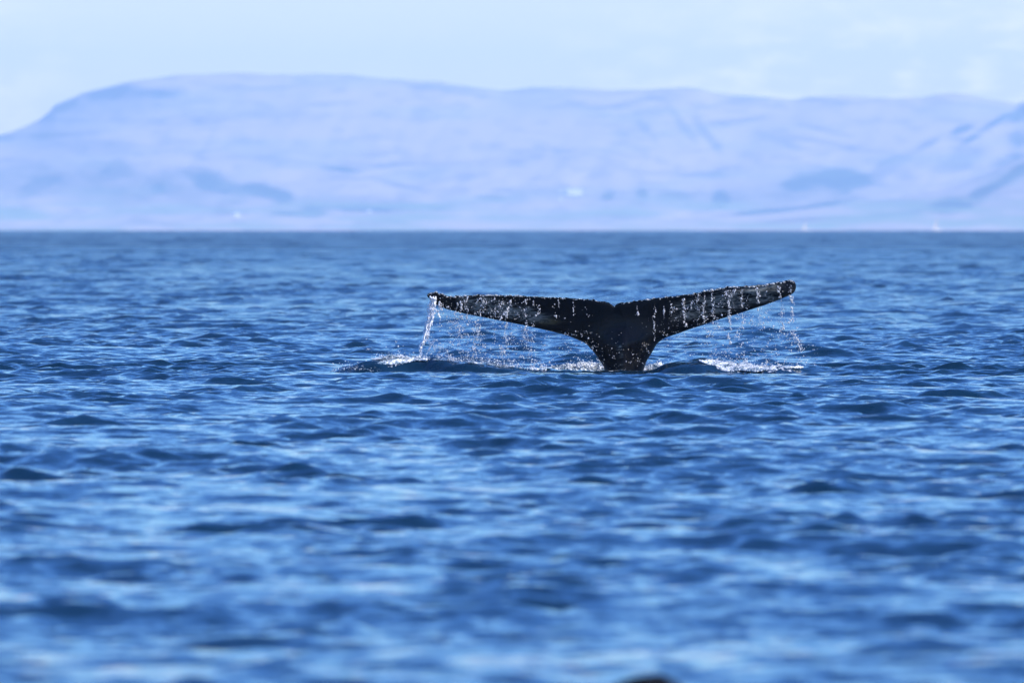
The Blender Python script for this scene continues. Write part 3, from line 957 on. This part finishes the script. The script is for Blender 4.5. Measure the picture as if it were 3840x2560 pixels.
foam('long white foam running down the right wave', [(2620, 1345, 1352), (2650, 1346, 1364), (2690, 1350, 1380), (2730, 1353, 1393), (2780, 1360, 1388), (2830, 1366, 1394), (2880, 1372, 1386), (2920, 1371, 1389), (2960, 1371, 1378), (3010, 1374, 1378)], 5200, 0, on_ridge=True, sz=.006, hi=.017, droplets=90)
foam('small blob of splash standing up behind the right wave', [(2782, 1356, 1362), (2788, 1348, 1360), (2794, 1347, 1358), (2802, 1352, 1358)], 60, 143.6, .05, sz=.007, hi=.012, droplets=8)

# ------------------------------------------------------------------ small far things
M_WALL, _, _ = mat('white_paint', (0.8, 0.75, 0.72), .6)
M_ROOF, _, _ = mat('roof_sheet', (0.55, 0.55, 0.56), .5)
M_GLASS, _, _ = mat('window_glass', (0.03, 0.04, 0.05), .1)
M_SAIL, _, _ = mat('sail_cloth', (0.5, 0.46, 0.44), .8)
M_DARK, _, _ = mat('wet_dark', (0.004, 0.005, 0.008), .9, **{'Specular IOR Level': .1})


def box(name, c, s, m, parent):
    x, y, z = c; a, b, h = s[0] / 2, s[1] / 2, s[2] / 2
    v = [(x - a, y - b, z - h), (x + a, y - b, z - h), (x + a, y + b, z - h), (x - a, y + b, z - h),
         (x - a, y - b, z + h), (x + a, y - b, z + h), (x + a, y + b, z + h), (x - a, y + b, z + h)]
    return mesh_np(name, np.array(v), quads=[(0, 3, 2, 1), (4, 5, 6, 7), (0, 1, 5, 4), (1, 2, 6, 5), (2, 3, 7, 6), (3, 0, 4, 7)], mat=m, parent=parent, smooth=False)


def farmhouse(px, py, y, w, d, h, rh, label, cat='house'):
    y = land_at(px, py) - d / 2 - 4
    x, z = px2w(px, py, y)
    w, d, h, rh = w * 1.9, d * 1.9, h * 1.9, rh * 1.9
    o = empty('farmhouse', (x, y, z))
    o.rotation_euler.z = R(22)
    tag(o, label, cat, 'white buildings on the far shore')
    box('wall', (0, 0, h / 2 - 4), (w, d, h + 8), M_WALL, o)
    e = .4
    v = np.array([(-w / 2 - e, -d / 2 - e, h), (w / 2 + e, -d / 2 - e, h), (w / 2 + e, d / 2 + e, h), (-w / 2 - e, d / 2 + e, h), (-w / 2 - e, 0, h + rh), (w / 2 + e, 0, h + rh)])
    mesh_np('roof', v, quads=[(0, 1, 5, 4), (2, 3, 4, 5), (0, 3, 2, 1)], tris=[(0, 4, 3), (1, 2, 5)], mat=M_ROOF, parent=o, smooth=False)
    n = max(2, int(w / 3.5))
    for k in range(n):
        box('window', (-w / 2 + w * (k + .5) / n, -d / 2 - .03, h * .55), (1.0, .06, 1.1), M_GLASS, o)
    return o


farmhouse(2151, 730, 11650, 17, 6, 4.2, 1.6, 'widest white farm building, on the far hillside directly above the whale tail')
farmhouse(2107, 728, 11660, 6, 5, 1.8, 1.0, 'fainter low shed immediately left of the largest white farm building')
farmhouse(2102, 752, 11600, 4, 4, 1.5, 1.0, 'small pale hut just below the largest white farm building')
farmhouse(887, 815, 11500, 6, 5, 3.0, 1.5, 'small white house above the left shore under the headland')
farmhouse(1385, 799, 11500, 4, 4, 2.0, 1.2, 'tiny white house in front of the dark band above the shore')


def sailboat(px, y, size, label, proto=[]):
    x, _ = px2w(px, 0, y)
    o = empty('sailboat', (x, y, -y ** 2 / (2 * EARTH)))
    o.rotation_euler.z = R(35)
    tag(o, label, 'sailboat', 'small white sailboats at the horizon')
    s = size
    # hull: tapered cross-sections
    st = np.linspace(-1, 1, 9)
    co = []
    for q in st:
        wd = .32 * (1 - max(0, q) ** 2.2) * (1 - .25 * max(0, -q))
        for (a, b) in ((-1, .42), (-.8, .1), (0, -.12), (.8, .1), (1, .42)):
            co.append((q * s * .5, a * wd * s * .5, (b + .08 * q) * s * .22))
    q4 = grid_quads(9, 5)
    deck = [(i * 5, i * 5 + 4, i * 5 + 9, i * 5 + 5) for i in range(8)]
    mesh_np('hull', np.array(co), quads=np.concatenate([q4[:, ::-1], np.array(deck)]), mat=M_WALL, parent=o)
    v, f = tube([(.05 * s, 0, .08 * s), (.05 * s, 0, 1.15 * s)], .012 * s, 6)
    mesh_np('mast', v, tris=f, mat=M_ROOF, parent=o)
    n = 8
    sv = []
    for i in range(n + 1):
        t_ = i / n
        for j in range(5):
            u_ = j / 4
            sv.append((.04 * s - u_ * .42 * s * (1 - t_), .07 * s * math.sin(math.pi * u_) * (1 - t_), .16 * s + t_ * .95 * s))
    mesh_np('sail', np.array(sv), quads=grid_quads(n + 1, 5), mat=M_SAIL, parent=o)
    return o


sailboat(3021, 5500, 4.4, 'small white sailboat on the horizon, the left one of two at right')
sailboat(3513, 5600, 5.6, 'taller white sailboat on the horizon, nearest to the right edge')

# dark lump at the very bottom edge
def lump():
    y = 44.6
    x, z = px2w(2470, 2531, y)
    n, m = 24, 14
    co = []
    for j in range(m):
        ph = math.pi * j / (m - 1)
        for i in range(n):
            a = 2 * math.pi * i / n
            r = 1 + .12 * mnoise.noise(Vector((math.cos(a) * 1.5, math.sin(a) * 1.5, ph)))
            hx = .12 if math.cos(a) > 0 else .21
            co.append((x + hx * r * math.sin(ph) * math.cos(a), y + .12 * r * math.sin(ph) * math.sin(a), z - .10 + .10 * r * math.cos(ph)))
    q = [(j * n + i, (j + 1) * n + i, (j + 1) * n + (i + 1) % n, j * n + (i + 1) % n) for j in range(m - 1) for i in range(n)]
    o = mesh_np('floating_log', np.array(co), quads=q, mat=M_DARK, loc=(x, y, 0))
    tag(o, 'blurred black wet lump awash in the sea, cut by the bottom edge', 'floating log')


lump()
